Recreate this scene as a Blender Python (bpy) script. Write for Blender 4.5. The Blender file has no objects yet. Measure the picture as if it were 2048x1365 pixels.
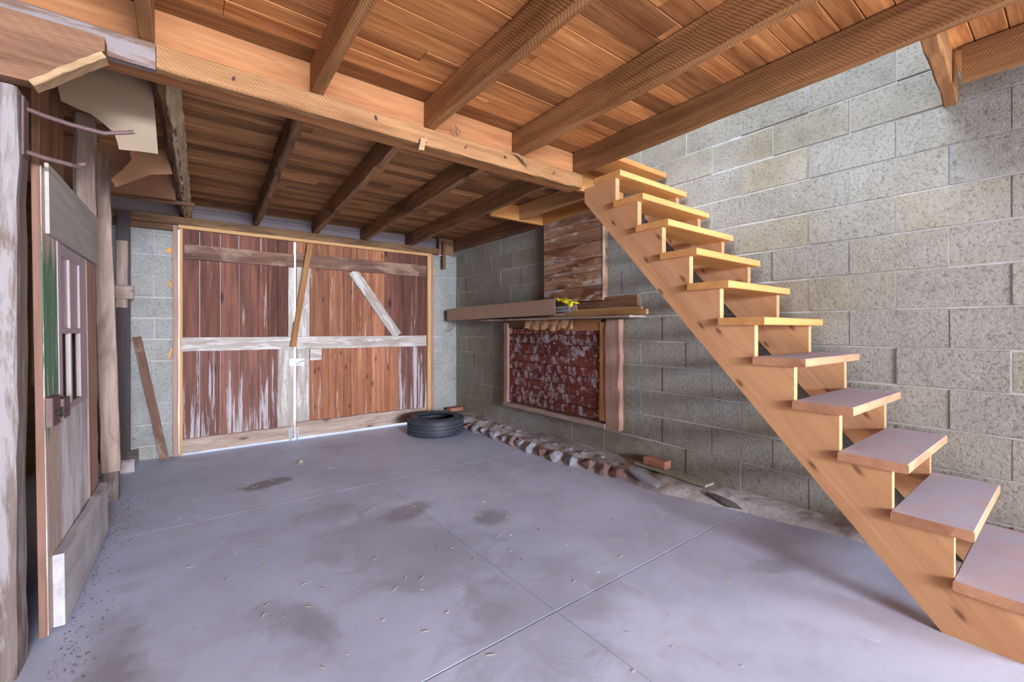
import bpy, bmesh, math, random
from mathutils import Vector, Matrix, Euler, noise
S = bpy.context.scene
COL = S.collection
# ------------------------------------------------------------------ camera
F, CX, HZ, TH, CH = 861.05, 1026.33, 659.98, .6464, 1.232
cd = bpy.data.cameras.new('camera'); cam = bpy.data.objects.new('camera', cd); COL.objects.link(cam)
cam.location = (0, 0, CH); cam.rotation_euler = (math.pi/2, 0, -TH)
cd.sensor_fit = 'HORIZONTAL'; cd.sensor_width = 36; cd.lens = 36*F/2048
cd.shift_x = -(CX-1024)/2048; cd.shift_y = (HZ-682.5)/2048
cd.clip_start = .02; cd.clip_end = 200
S.camera = cam
S.cycles.diffuse_bounces = 6
# ------------------------------------------------------------------ exposure
vs = S.view_settings; vs.view_transform = 'Standard'; vs.look = 'None'; vs.gamma = 1; vs.use_curve_mapping = False
vs.exposure = 0.28
# ------------------------------------------------------------------ world and lamps
W = bpy.data.worlds.new('sky'); S.world = W; W.use_nodes = True
wn = W.node_tree.nodes; wn['Background'].inputs[0].default_value = (.80, .88, 1, 1); wn['Background'].inputs[1].default_value = 2.2
def area(name, loc, target, sx, sy, power, color, spread=180):
    l = bpy.data.lights.new(name, 'AREA'); l.shape = 'RECTANGLE'; l.size = sx; l.size_y = sy; l.energy = power; l.color = color
    l.spread = math.radians(spread)
    o = bpy.data.objects.new(name, l); COL.objects.link(o); o.location = loc
    o.rotation_euler = (Vector(target)-Vector(loc)).to_track_quat('-Z', 'Y').to_euler()
    return o
area('assumed_doorway_light', (.5, -6.6, 1.65), (1.3, .8, 0), 2.6, 1.2, 350, (.50, .68, 1))  # added area lamp for daylight from an assumed doorway, unseen behind the camera
area('side_fill', (-1.95, -1.6, 1.45), (1.6, 2.4, 1.5), 1.4, 1.2, 5, (1, .95, .88))  # added weak fill from the left; no window is built there
area('old_door_fill', (2.95, -1.1, 1.45), (-.5, 2.4, 1.0), 1.0, 1.0, 50, (.88, .92, 1))  # added fill to brighten the old door's face; the wall has no window
area('loft_fill', (1.2, .9, 4.2), (3.03, 1.3, 2.6), 1.2, 1.2, 135, (.76, .86, 1))  # added lamp inside the loft for assumed upstairs daylight; no window is built
area('far_end_fill', (.4, -6.4, 2.0), (1.0, 5.0, 1.2), 1.6, .7, 90, (.92, .94, 1), 50)  # added narrow fill that lifts the far end, unseen behind the camera
area('ceiling_fill', (1.2, -1.7, .35), (1.0, 3.2, 2.6), 2.6, 1.2, 58, (1, .86, .72), 130)  # added warm lamp aimed up at the ceiling, stands in for floor bounce
warm_lt = bpy.data.lights.new('warm_fill', 'POINT'); warm_lt.energy = 22; warm_lt.color = (1, .74, .48); warm_lt.shadow_soft_size = .25  # added warm point fill behind the camera, no fixture
bo = bpy.data.objects.new('warm_fill', warm_lt); COL.objects.link(bo); bo.location = (1.9, -2.4, 1.9)
sun = bpy.data.lights.new('sun', 'SUN'); sun.energy = 9; sun.angle = .01; sun.color = (1, .93, .82)
so = bpy.data.objects.new('sun', sun); COL.objects.link(so); so.rotation_euler = (math.radians(50), 0, math.radians(60))

# ------------------------------------------------------------------ helpers
WM = {}
def frame_axis(axis):
    if axis == 'X': return Matrix.Identity(3)
    if axis == 'Y': return Matrix(((0, -1, 0), (1, 0, 0), (0, 0, 1)))
    return Matrix(((0, 0, -1), (0, 1, 0), (1, 0, 0)))
def frame_dir(d, up=(0, 0, 1)):
    x = Vector(d).normalized(); z = Vector(up); z = (z-x*z.dot(x))
    if z.length < 1e-4: z = Vector((0, 1, 0)); z = z-x*z.dot(x)
    z.normalize(); y = z.cross(x)
    return Matrix((x, y, z)).transposed()
class B:
    """collects world-space shapes and links them as one mesh object"""
    def __init__(s, T=None): s.v = []; s.f = []; s.m = []; s.T = T
    def add(s, verts, faces, mi=0):
        o = len(s.v)
        for p in verts:
            p = Vector(p); s.v.append(s.T @ p if s.T else p)
        for f in faces: s.f.append([i+o for i in f]); s.m.append(mi)
    def loft(s, M, c, L, w, t, ch=.003, n=1, j=0, mi=0, seed=0, wane=0):
        """box of length L along local x of frame M, centre c, chamfered edges, n segments of jitter j"""
        rn = random.Random(seed or int(abs(c[0]*977+c[1]*613+c[2]*131+L*17)*100))
        a, b = w/2, t/2
        ch = min(ch, a*.45, b*.45)
        prof = [(a-ch, -b), (a, -b+ch), (a, b-ch), (a-ch, b), (-a+ch, b), (-a, b-ch), (-a, -b+ch), (-a+ch, -b)]
        vs_ = []
        for i in range(n+1):
            x = -L/2+L*i/n
            dy, dz = rn.gauss(0, j*.5), rn.gauss(0, j*.5)
            for k, (y, z) in enumerate(prof):
                yy, zz = y, z
                if wane:
                    q = wane*(.7+.6*rn.random())
                    if k == 0: yy -= q
                    if k == 1: zz += q
                vs_.append(Vector(c)+M @ Vector((x, yy+dy+rn.gauss(0, j*.35), zz+dz+rn.gauss(0, j*.35))))
        fs = [[7, 6, 5, 4, 3, 2, 1, 0], [n*8+k for k in range(8)]]
        for i in range(n):
            for k in range(8):
                k2 = (k+1) % 8
                fs.append([i*8+k, i*8+k2, (i+1)*8+k2, (i+1)*8+k])
        s.add(vs_, [f[::-1] for f in fs] if False else fs, mi)
    def box(s, x0, x1, y0, y1, z0, z1, axis='X', **k):
        c = ((x0+x1)/2, (y0+y1)/2, (z0+z1)/2); dx, dy, dz = x1-x0, y1-y0, z1-z0
        M = frame_axis(axis)
        if axis == 'X': s.loft(M, c, dx, dy, dz, **k)
        elif axis == 'Y': s.loft(M, c, dy, dx, dz, **k)
        else: s.loft(M, c, dz, dy, dx, **k)
    def bar(s, p0, p1, w, t, up=(0, 0, 1), **k):
        p0, p1 = Vector(p0), Vector(p1); d = p1-p0
        s.loft(frame_dir(d, up), (p0+p1)/2, d.length, w, t, **k)
    def prism(s, pts, ext, mi=0):
        """polygon pts (world) extruded by vector ext"""
        n = len(pts); e = Vector(ext)
        vs_ = [Vector(p) for p in pts]+[Vector(p)+e for p in pts]
        fs = [list(range(n))[::-1], list(range(n, 2*n))]+[[i, (i+1) % n, n+(i+1) % n, n+i] for i in range(n)]
        s.add(vs_, fs, mi)
    def tube(s, pts, r, n=8, mi=0):
        pts = [Vector(p) for p in pts]; vs_ = []; fs = []
        for i, p in enumerate(pts):
            d = (pts[min(i+1, len(pts)-1)]-pts[max(i-1, 0)])
            M = frame_dir(d, (.3, .2, 1))
            for k in range(n):
                a = 2*math.pi*k/n; vs_.append(p+M @ Vector((0, r*math.cos(a), r*math.sin(a))))
        for i in range(len(pts)-1):
            for k in range(n):
                fs.append([i*n+k, i*n+(k+1) % n, (i+1)*n+(k+1) % n, (i+1)*n+k])
        fs.append(list(range(n))[::-1]); fs.append([(len(pts)-1)*n+k for k in range(n)])
        s.add(vs_, fs, mi)
    def lathe(s, c, prof, n=64, mi=0, M=None):
        M = M or Matrix.Identity(3); vs_ = []; fs = []; m = len(prof)
        for i in range(n):
            a = 2*math.pi*i/n
            for r, z in prof: vs_.append(Vector(c)+M @ Vector((r*math.cos(a), r*math.sin(a), z)))
        for i in range(n):
            for k in range(m):
                fs.append([i*m+k, ((i+1) % n)*m+k, ((i+1) % n)*m+(k+1) % m, i*m+(k+1) % m])
        s.add(vs_, fs, mi)
    def make(s, name, mats, parent=None, axis='X', R=None, label=None, cat=None, group=None, kind=None, smooth=False, origin=None):
        R = R or frame_axis(axis)
        if s.T is not None: R = s.T.to_3x3() @ R
        Ri = R.transposed()
        lo = Vector([min(v[i] for v in s.v) for i in range(3)]); hi = Vector([max(v[i] for v in s.v) for i in range(3)])
        o0 = Vector(origin) if origin else Vector(((lo.x+hi.x)/2, (lo.y+hi.y)/2, lo.z))
        me = bpy.data.meshes.new(name)
        me.from_pydata([Ri @ (v-o0) for v in s.v], [], s.f); me.update()
        bm = bmesh.new(); bm.from_mesh(me); bmesh.ops.recalc_face_normals(bm, faces=bm.faces)
        bm.to_mesh(me); bm.free()
        if not isinstance(mats, (list, tuple)): mats = [mats]
        for m in mats: me.materials.append(m)
        for p, mi in zip(me.polygons, s.m): p.material_index = mi; p.use_smooth = smooth
        o = bpy.data.objects.new(name, me); COL.objects.link(o)
        W_ = Matrix.Translation(o0) @ R.to_4x4(); WM[o.name] = W_
        if parent: o.parent = parent; o.matrix_basis = WM[parent.name].inverted() @ W_
        else: o.matrix_basis = W_
        return tag(o, label, cat, group, kind)
def tag(o, label=None, cat=None, group=None, kind=None):
    if label: o['label'] = label
    if cat: o['category'] = cat
    if group: o['group'] = group
    if kind: o['kind'] = kind
    return o
def thing(name, label, cat, loc, group=None, kind=None):
    o = bpy.data.objects.new(name, None); COL.objects.link(o); o.location = loc; o.empty_display_size = .1
    WM[o.name] = Matrix.Translation(Vector(loc)); return tag(o, label, cat, group, kind)
def fz(y): return .106*(1-max(y, -1.0)/5.35)          # the slab falls gently towards the barn doors

# ------------------------------------------------------------------ materials
def mat(name):
    m = bpy.data.materials.new(name); m.use_nodes = True
    nt = m.node_tree; return m, nt, nt.nodes['Principled BSDF']
def nd(nt, t, **k):
    n = nt.nodes.new(t)
    for a, b in k.items():
        if a.startswith('_'): setattr(n, a[1:], b)
        else: n.inputs[a.replace('__', ' ')].default_value = b
    return n
def lk(nt, a, b): nt.links.new(a, b)
def ramp(nt, src, stops):
    r = nt.nodes.new('ShaderNodeValToRGB'); e = r.color_ramp.elements
    while len(e) < len(stops): e.new(.5)
    for q, (p, c) in zip(e, stops): q.position = p; q.color = (c[0], c[1], c[2], 1) if isinstance(c, tuple) else (c, c, c, 1)
    if src is not None: lk(nt, src, r.inputs[0])
    return r.outputs[0]
def mix(nt, fac, a, b, mode='MIX'):
    n = nt.nodes.new('ShaderNodeMix'); n.data_type = 'RGBA'; n.blend_type = mode
    for i, x in ((0, fac), (6, a), (7, b)):
        if hasattr(x, 'links'): lk(nt, x, n.inputs[i])
        elif isinstance(x, tuple): n.inputs[i].default_value = (x[0], x[1], x[2], 1)
        else: n.inputs[i].default_value = x
    return n.outputs[2]
def mth(nt, op, a, b=0.0, c=0.0):
    n = nt.nodes.new('ShaderNodeMath'); n.operation = op
    for i, x in enumerate((a, b, c)):
        if hasattr(x, 'links'): lk(nt, x, n.inputs[i])
        else: n.inputs[i].default_value = x
    return n.outputs[0]
def coords(nt):
    tc = nt.nodes.new('ShaderNodeTexCoord'); g = nt.nodes.new('ShaderNodeNewGeometry'); oi = nt.nodes.new('ShaderNodeObjectInfo')
    rnd = mth(nt, 'FRACT', mth(nt, 'ADD', g.outputs['Random Per Island'], oi.outputs['Random']))
    cx = nt.nodes.new('ShaderNodeCombineXYZ')
    lk(nt, mth(nt, 'MULTIPLY', rnd, 37.0), cx.inputs[0]); lk(nt, mth(nt, 'MULTIPLY', rnd, 13.0), cx.inputs[1]); lk(nt, mth(nt, 'MULTIPLY', rnd, 91.0), cx.inputs[2])
    ad = nt.nodes.new('ShaderNodeVectorMath'); lk(nt, tc.outputs['Object'], ad.inputs[0]); lk(nt, cx.outputs[0], ad.inputs[1])
    return tc.outputs['Object'], ad.outputs[0], rnd
def noi(nt, vec, scale, sc=(1, 1, 1), detail=5, rough=.6, dist=0.0):
    mp = nt.nodes.new('ShaderNodeMapping'); mp.inputs['Scale'].default_value = sc; lk(nt, vec, mp.inputs[0])
    n = nt.nodes.new('ShaderNodeTexNoise'); n.inputs['Scale'].default_value = scale; n.inputs['Detail'].default_value = detail
    n.inputs['Roughness'].default_value = rough; n.inputs['Distortion'].default_value = dist
    lk(nt, mp.outputs[0], n.inputs['Vector']); return n.outputs[0]
def bump(nt, bsdf, h, strength=.4, dist=.004, prev=None):
    b = nt.nodes.new('ShaderNodeBump'); b.inputs['Strength'].default_value = strength; b.inputs['Distance'].default_value = dist
    lk(nt, h, b.inputs['Height'])
    if prev is not None: lk(nt, prev, b.inputs['Normal'])
    lk(nt, b.outputs[0], bsdf.inputs['Normal']); return b.outputs[0]
def wood(name, dark, light, rough=.75, var=.35, bmp=.35, saw=0, knots=0, wear=None, wear_amt=.5, wear_sc=(2, 14, 14), stain=None, stain_amt=.5,
         dust=None, ring=1.0, sawmix=.3, lines=.22, wear_grad=0):
    m, nt, bs = mat(name); raw, v, rnd = coords(nt)
    n1 = noi(nt, v, 2.2*ring, (.55, 9, 9), 6, .6, .6)
    n2 = noi(nt, v, 6, (1.2, 34, 34), 5, .7, .2)
    n3 = noi(nt, v, 1.7, (1, 2.2, 2.2), 3, .5)
    g = mth(nt, 'ADD', mth(nt, 'MULTIPLY', n1, .65), mth(nt, 'MULTIPLY', n2, .35))
    c = ramp(nt, g, [(.34, dark), (.64, light)])
    if lines:
        nb = noi(nt, v, 1.0*ring, (.30, 4.5, 4.5), 1.5, .5, .3)
        fr = mth(nt, 'FRACT', mth(nt, 'MULTIPLY', nb, 17.0))
        c = mix(nt, mth(nt, 'MULTIPLY', ramp(nt, fr, [(.0, 1.0), (.22, .15), (.6, 0.0), (.93, .25), (1.0, 1.0)]), lines), c, (dark[0]*.75, dark[1]*.62, dark[2]*.55))
    # island to island tone
    k = ramp(nt, rnd, [(0, 1-var), (1, 1+var*.35)])
    c = mix(nt, 1.0, c, k, 'MULTIPLY')
    c = mix(nt, mth(nt, 'MULTIPLY', ramp(nt, n3, [(.35, 0.0), (.7, 1.0)]), .28), c, (dark[0]*.7, dark[1]*.7, dark[2]*.7))
    h = g
    if knots:
        sp = nd(nt, 'ShaderNodeSeparateXYZ'); lk(nt, v, sp.inputs[0]); cb = nd(nt, 'ShaderNodeCombineXYZ')
        lk(nt, mth(nt, 'MULTIPLY', sp.outputs[0], 2.4*knots), cb.inputs[0]); lk(nt, mth(nt, 'MULTIPLY', sp.outputs[2], 6.5*knots), cb.inputs[1])
        vo = nd(nt, 'ShaderNodeTexVoronoi', _voronoi_dimensions='2D'); vo.inputs['Scale'].default_value = 1; lk(nt, cb.outputs[0], vo.inputs['Vector'])
        sc_ = nd(nt, 'ShaderNodeSeparateColor'); lk(nt, vo.outputs['Color'], sc_.inputs[0])
        gate = mth(nt, 'GREATER_THAN', sc_.outputs[0], .35)
        kk = ramp(nt, vo.outputs['Distance'], [(.035, 1.0), (.05, .75), (.085, 0.25), (.13, 0.0)])
        c = mix(nt, mth(nt, 'MULTIPLY', mth(nt, 'MULTIPLY', kk, gate), .8), c, (dark[0]*.25, dark[1]*.2, dark[2]*.2))
    if stain:
        sm = ramp(nt, noi(nt, v, 1.3, (1.2, 3.4, 3.4), 5, .6, 1.2), [(.52, 0.0), (.62, 1.0)])
        c = mix(nt, mth(nt, 'MULTIPLY', sm, stain_amt), c, stain)
    if saw:
        wv = nd(nt, 'ShaderNodeTexWave', _wave_type='BANDS', _bands_direction='DIAGONAL'); wv.inputs['Scale'].default_value = saw; wv.inputs['Distortion'].default_value = 5
        wv.inputs['Detail'].default_value = 2; wv.inputs['Detail Scale'].default_value = .5
        lk(nt, v, wv.inputs['Vector'])
        c = mix(nt, mth(nt, 'MULTIPLY', mth(nt, 'MULTIPLY', wv.outputs['Fac'], n3), sawmix), c, (dark[0]*.55, dark[1]*.5, dark[2]*.5))
        h = mth(nt, 'ADD', g, mth(nt, 'MULTIPLY', wv.outputs['Fac'], -.25))
    if wear:
        wm = noi(nt, v, 1.6, wear_sc, 6, .72, .3)
        if wear_grad:
            sg = nd(nt, 'ShaderNodeSeparateXYZ'); lk(nt, raw, sg.inputs[0])
            wm = mth(nt, 'ADD', wm, mth(nt, 'MULTIPLY', mth(nt, 'SUBTRACT', .45, sg.outputs[0]), wear_grad))
        lo = .62-.26*wear_amt
        wm = ramp(nt, wm, [(lo, 0.0), (lo+.07, 1.0)])
        c = mix(nt, mth(nt, 'MULTIPLY', wm, .85), c, wear); h = mth(nt, 'ADD', h, mth(nt, 'MULTIPLY', wm, .3))
    if dust:
        ge = nd(nt, 'ShaderNodeNewGeometry'); sx = nd(nt, 'ShaderNodeSeparateXYZ'); lk(nt, ge.outputs['Normal'], sx.inputs[0])
        dm = mth(nt, 'MULTIPLY', ramp(nt, sx.outputs[2], [(.6, 0.0), (.95, 1.0)]), ramp(nt, noi(nt, v, 5, (1, 1, 1), 6, .7), [(.3, .6), (.6, 1.0)]))
        c = mix(nt, dm, c, dust)
    lk(nt, c, bs.inputs['Base Color']); bs.inputs['Roughness'].default_value = rough
    bs.inputs['Specular IOR Level'].default_value = .25
    bump(nt, bs, h, bmp, .004)
    return m
M = {}
M['plank'] = wood('ceiling_plank_wood', (.25, .075, .022), (.70, .33, .12), var=.62, bmp=.25, ring=1.2)
M['plank_far'] = wood('old_plank_wood', (.19, .065, .026), (.62, .34, .155), var=.6, bmp=.3, ring=1.5)
M['joist'] = wood('rough_sawn_joist_wood', (.18, .072, .026), (.50, .255, .10), var=.3, bmp=.6, saw=38, sawmix=.3)
M['joist_dark'] = wood('dark_sawn_joist_wood', (.14, .07, .035), (.47, .27, .14), var=.3, bmp=.5, saw=24, sawmix=.15, stain=(.05, .028, .018), stain_amt=.6)
M['ledger'] = wood('sawn_ledger_wood', (.19, .085, .034), (.44, .24, .105), var=.15, bmp=.8, saw=34, sawmix=.7)
M['beam'] = wood('planed_beam_wood', (.26, .10, .038), (.47, .225, .095), var=.15, bmp=.25)
M['brown'] = wood('brown_old_wood', (.11, .05, .028), (.34, .18, .10), var=.3, bmp=.45, saw=14)
M['brown_grey'] = wood('grey_brown_post_wood', (.20, .13, .10), (.42, .32, .27), var=.3, bmp=.6, stain=(.10, .07, .06), stain_amt=.5)
M['post'] = wood('whitewashed_post_wood', (.12, .085, .07), (.24, .195, .185), var=.1, bmp=.9, wear=(.29, .265, .27), wear_amt=.5, wear_sc=(.8, 5, 5), stain=(.12, .075, .06), stain_amt=.45)
M['split'] = wood('pale_split_wood', (.25, .15, .075), (.56, .38, .21), var=.1, bmp=1.0, saw=9)
M['bark'] = wood('waney_edge_wood', (.30, .21, .13), (.70, .57, .40), var=.1, bmp=1.4, ring=2)
M['greypaint'] = wood('flaking_grey_paint_wood', (.15, .09, .065), (.25, .165, .12), var=.1, bmp=.5, wear=(.24, .21, .215), wear_amt=.45, wear_sc=(1, 6, 6))
M['pine'] = wood('new_pine_lumber', (.58, .25, .07), (.76, .39, .135), var=.12, bmp=.1, knots=.55, ring=.8)
M['pine_low'] = wood('pine_stringer_lumber', (.50, .245, .115), (.68, .38, .19), var=.05, bmp=.15, knots=1.15, ring=.8)
M['tread'] = wood('pine_tread', (.56, .25, .075), (.74, .40, .15), var=.15, bmp=.15, ring=.8)
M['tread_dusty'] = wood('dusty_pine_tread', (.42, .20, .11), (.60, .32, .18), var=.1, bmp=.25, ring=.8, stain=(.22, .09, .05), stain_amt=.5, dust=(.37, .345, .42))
M['newstrip'] = wood('yellow_new_strip_wood', (.50, .26, .10), (.74, .46, .22), var=.1, bmp=.15)
M['bd_dark'] = wood('dark_red_barn_board', (.065, .024, .018), (.25, .10, .07), var=.4, bmp=.45, knots=.5, wear=(.42, .34, .33), wear_amt=.04, wear_sc=(.5, 12, 12))
M['bd_left_low'] = wood('streaked_white_barn_board', (.085, .035, .028), (.26, .115, .09), var=.3, bmp=.45, knots=.5, wear=(.46, .44, .47), wear_amt=.46, wear_sc=(.4, 9, 9), wear_grad=.16)
M['bd_orange'] = wood('cedar_barn_board', (.19, .065, .034), (.46, .20, .105), var=.5, bmp=.4, knots=1.0, wear=(.50, .36, .29), wear_amt=.14, wear_sc=(.5, 14, 14))
M['rail_dark'] = wood('dark_door_rail_wood', (.06, .028, .02), (.26, .14, .10), var=.2, bmp=.5, stain=(.36, .25, .19), stain_amt=.5)
M['rail_white'] = wood('weathered_white_rail', (.30, .25, .22), (.50, .46, .43), var=.06, bmp=.6, stain=(.26, .16, .12), stain_amt=.35, wear=(.56, .54, .53), wear_amt=.4)
M['rail_grey'] = wood('weathered_grey_rail', (.26, .18, .14), (.52, .42, .36), var=.1, bmp=.6, knots=.7, stain=(.20, .11, .08), stain_amt=.5)
M['red_flake'] = wood('flaking_red_paint_boards', (.085, .018, .012), (.24, .06, .042), var=.3, bmp=.5, wear=(.40, .35, .37), wear_amt=.44, wear_sc=(9, 5, 6))
M['red_stain'] = wood('stained_pine_boards', (.22, .075, .03), (.60, .40, .25), var=.2, bmp=.5, knots=.35, stain=(.16, .045, .02), stain_amt=.8, wear=(.60, .52, .48), wear_amt=.35, wear_sc=(1.2, 4, 4), ring=.7)
M['frame_pink'] = wood('faded_frame_wood', (.30, .17, .13), (.48, .31, .25), var=.15, bmp=.5)
M['door_pale'] = wood('pale_door_board', (.33, .31, .28), (.48, .455, .41), var=.05, bmp=.3, stain=(.30, .26, .24), stain_amt=.3)
M['frame_lav'] = wood('lavender_faded_frame', (.34, .27, .29), (.50, .42, .44), var=.08, bmp=.4)
M['door_paint'] = wood('faded_door_paint', (.40, .36, .36), (.56, .52, .54), var=.05, bmp=.3, wear=(.68, .67, .70), wear_amt=.5, wear_sc=(1, 6, 6), stain=(.33, .19, .13), stain_amt=.5)
M['door_edge'] = wood('brown_door_edge', (.14, .07, .05), (.27, .145, .105), var=.05, bmp=.3)
M['door_white'] = wood('white_bottom_board', (.38, .365, .38), (.56, .545, .57), var=.05, bmp=.5, stain=(.28, .24, .25), stain_amt=.4)
M['dark_board'] = wood('dark_purple_board', (.055, .040, .045), (.085, .065, .07), var=.1, bmp=.15)
M['passage'] = wood('dark_passage_boards', (.07, .03, .02), (.16, .075, .045), var=.4, bmp=.4)
def flat(name, c, rough=.6, metal=0, nz=0, nsc=30, bmp=0):
    m, nt, bs = mat(name); bs.inputs['Roughness'].default_value = rough; bs.inputs['Metallic'].default_value = metal
    raw, v, rnd = coords(nt)
    n = noi(nt, v, nsc, (1, 1, 1), 5)
    lk(nt, mix(nt, n, (c[0]*(1-nz), c[1]*(1-nz), c[2]*(1-nz)), (min(1, c[0]*(1+nz)), min(1, c[1]*(1+nz)), min(1, c[2]*(1+nz)))), bs.inputs['Base Color'])
    if bmp: bump(nt, bs, n, bmp, .003)
    return m
M['mortar'] = flat('mortar', (.40, .40, .39), .95, nz=.55, nsc=5, bmp=.8)
M['rubber'] = flat('tyre_rubber', (.030, .035, .050), .55, nz=.3, nsc=40, bmp=.2)
M['rust'] = flat('rusty_iron', (.14, .085, .085), .7, .3, nz=.4, nsc=60, bmp=.4)
M['zinc'] = flat('galvanised_steel', (.42, .46, .52), .45, .55, nz=.25)
M['card'] = flat('cardboard', (.40, .27, .20), .85, nz=.12, nsc=6)
M['paper'] = flat('brown_paper', (.46, .26, .14), .85, nz=.2, nsc=12, bmp=.3)
M['tanply'] = flat('tan_fibreboard', (.25, .19, .13), .9, nz=.25, nsc=5, bmp=.2)
M['brownpaper'] = flat('brown_building_paper', (.30, .15, .08), .9, nz=.3, nsc=5, bmp=.2)
M['yellow'] = flat('yellow_plastic_bag', (.72, .60, .03), .4, nz=.25, nsc=14)
M['brick'] = flat('old_red_brick', (.36, .15, .10), .9, nz=.4, nsc=12, bmp=.6)
M['foam'] = flat('orange_spray_foam', (.80, .36, .08), .8, nz=.3, nsc=30, bmp=.5)
M['black'] = flat('black_cap', (.03, .025, .02), .8)
M['sheath'] = flat('grey_mauve_sheathing', (.27, .23, .25), .7, nz=.35, nsc=3)
M['leafm'] = flat('dry_leaf', (.50, .42, .34), .9, nz=.3)
M['straw'] = flat('straw', (.55, .48, .34), .9, nz=.3)
M['dirt'] = flat('dark_grit', (.09, .075, .07), .95, nz=.5)
M['gravel'] = flat('outside_gravel', (.55, .48, .40), .95, nz=.3)
M['plate'] = flat('dusty_plank', (.30, .29, .22), .9, nz=.3, nsc=10, bmp=.3)
def m_glass():
    m, nt, bs = mat('grey_reflection_pane'); raw, v, rnd = coords(nt)
    n = noi(nt, v, 6, (3, 1, 1), 4)
    lk(nt, mix(nt, n, (.26, .24, .27), (.36, .33, .36)), bs.inputs['Base Color']); bs.inputs['Roughness'].default_value = .3  # glass reflection painted in as opaque grey colour
    return m
M['pane'] = m_glass()
def m_block(name, tan, grey, pale_amt):
    m, nt, bs = mat(name); raw, v, rnd = coords(nt)
    g = nt.nodes.new('ShaderNodeNewGeometry')
    c = mix(nt, ramp(nt, rnd, [(0, 0.0), (1, 1.0)]), tan, grey)
    n1 = noi(nt, g.outputs['Position'], 1.1, (1, 1, 1), 4, .6)
    n2 = noi(nt, v, 9, (1, 1, 1), 6, .7)
    n3 = noi(nt, v, 62, (1, 1, 1), 4, .75); n4 = noi(nt, v, 30, (1, 1, 1), 6, .85, 0)
    c = mix(nt, mth(nt, 'MULTIPLY', ramp(nt, n2, [(.35, 1.0), (.6, 0.0)]), .30), c, (tan[0]*.5, tan[1]*.5, tan[2]*.5))
    c = mix(nt, mth(nt, 'MULTIPLY', ramp(nt, n1, [(.42, 0.0), (.62, 1.0)]), pale_amt), c, (.55, .56, .56))
    # open pores
    c = mix(nt, mth(nt, 'MULTIPLY', ramp(nt, n3, [(.36, 1.0), (.47, 0.0)]), .55), c, (tan[0]*.30, tan[1]*.30, tan[2]*.30))
    # how coarse each block is
    rough = ramp(nt, rnd, [(0, .35), (.5, .7), (1, 1.0)])
    h = mth(nt, 'ADD', mth(nt, 'ADD', mth(nt, 'MULTIPLY', n3, 1.0), mth(nt, 'MULTIPLY', n2, .7)), mth(nt, 'MULTIPLY', n4, 1.3))
    c = mix(nt, mth(nt, 'MULTIPLY', mth(nt, 'MULTIPLY', ramp(nt, n4, [(.34, 1.0), (.46, 0.0)]), ramp(nt, rnd, [(0, .2), (1, 1.0)])), .45), c, (tan[0]*.32, tan[1]*.31, tan[2]*.3))
    h = mth(nt, 'MULTIPLY', h, rough)
    lk(nt, c, bs.inputs['Base Color']); bs.inputs['Roughness'].default_value = .95; bs.inputs['Specular IOR Level'].default_value = .1
    bump(nt, bs, h, 1.0, .012)
    return m
M['block'] = m_block('cinder_block', (.30, .265, .19), (.37, .355, .305), .30)
M['block_back'] = m_block('cinder_block_grey', (.33, .32, .29), (.46, .46, .45), .35)
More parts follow.
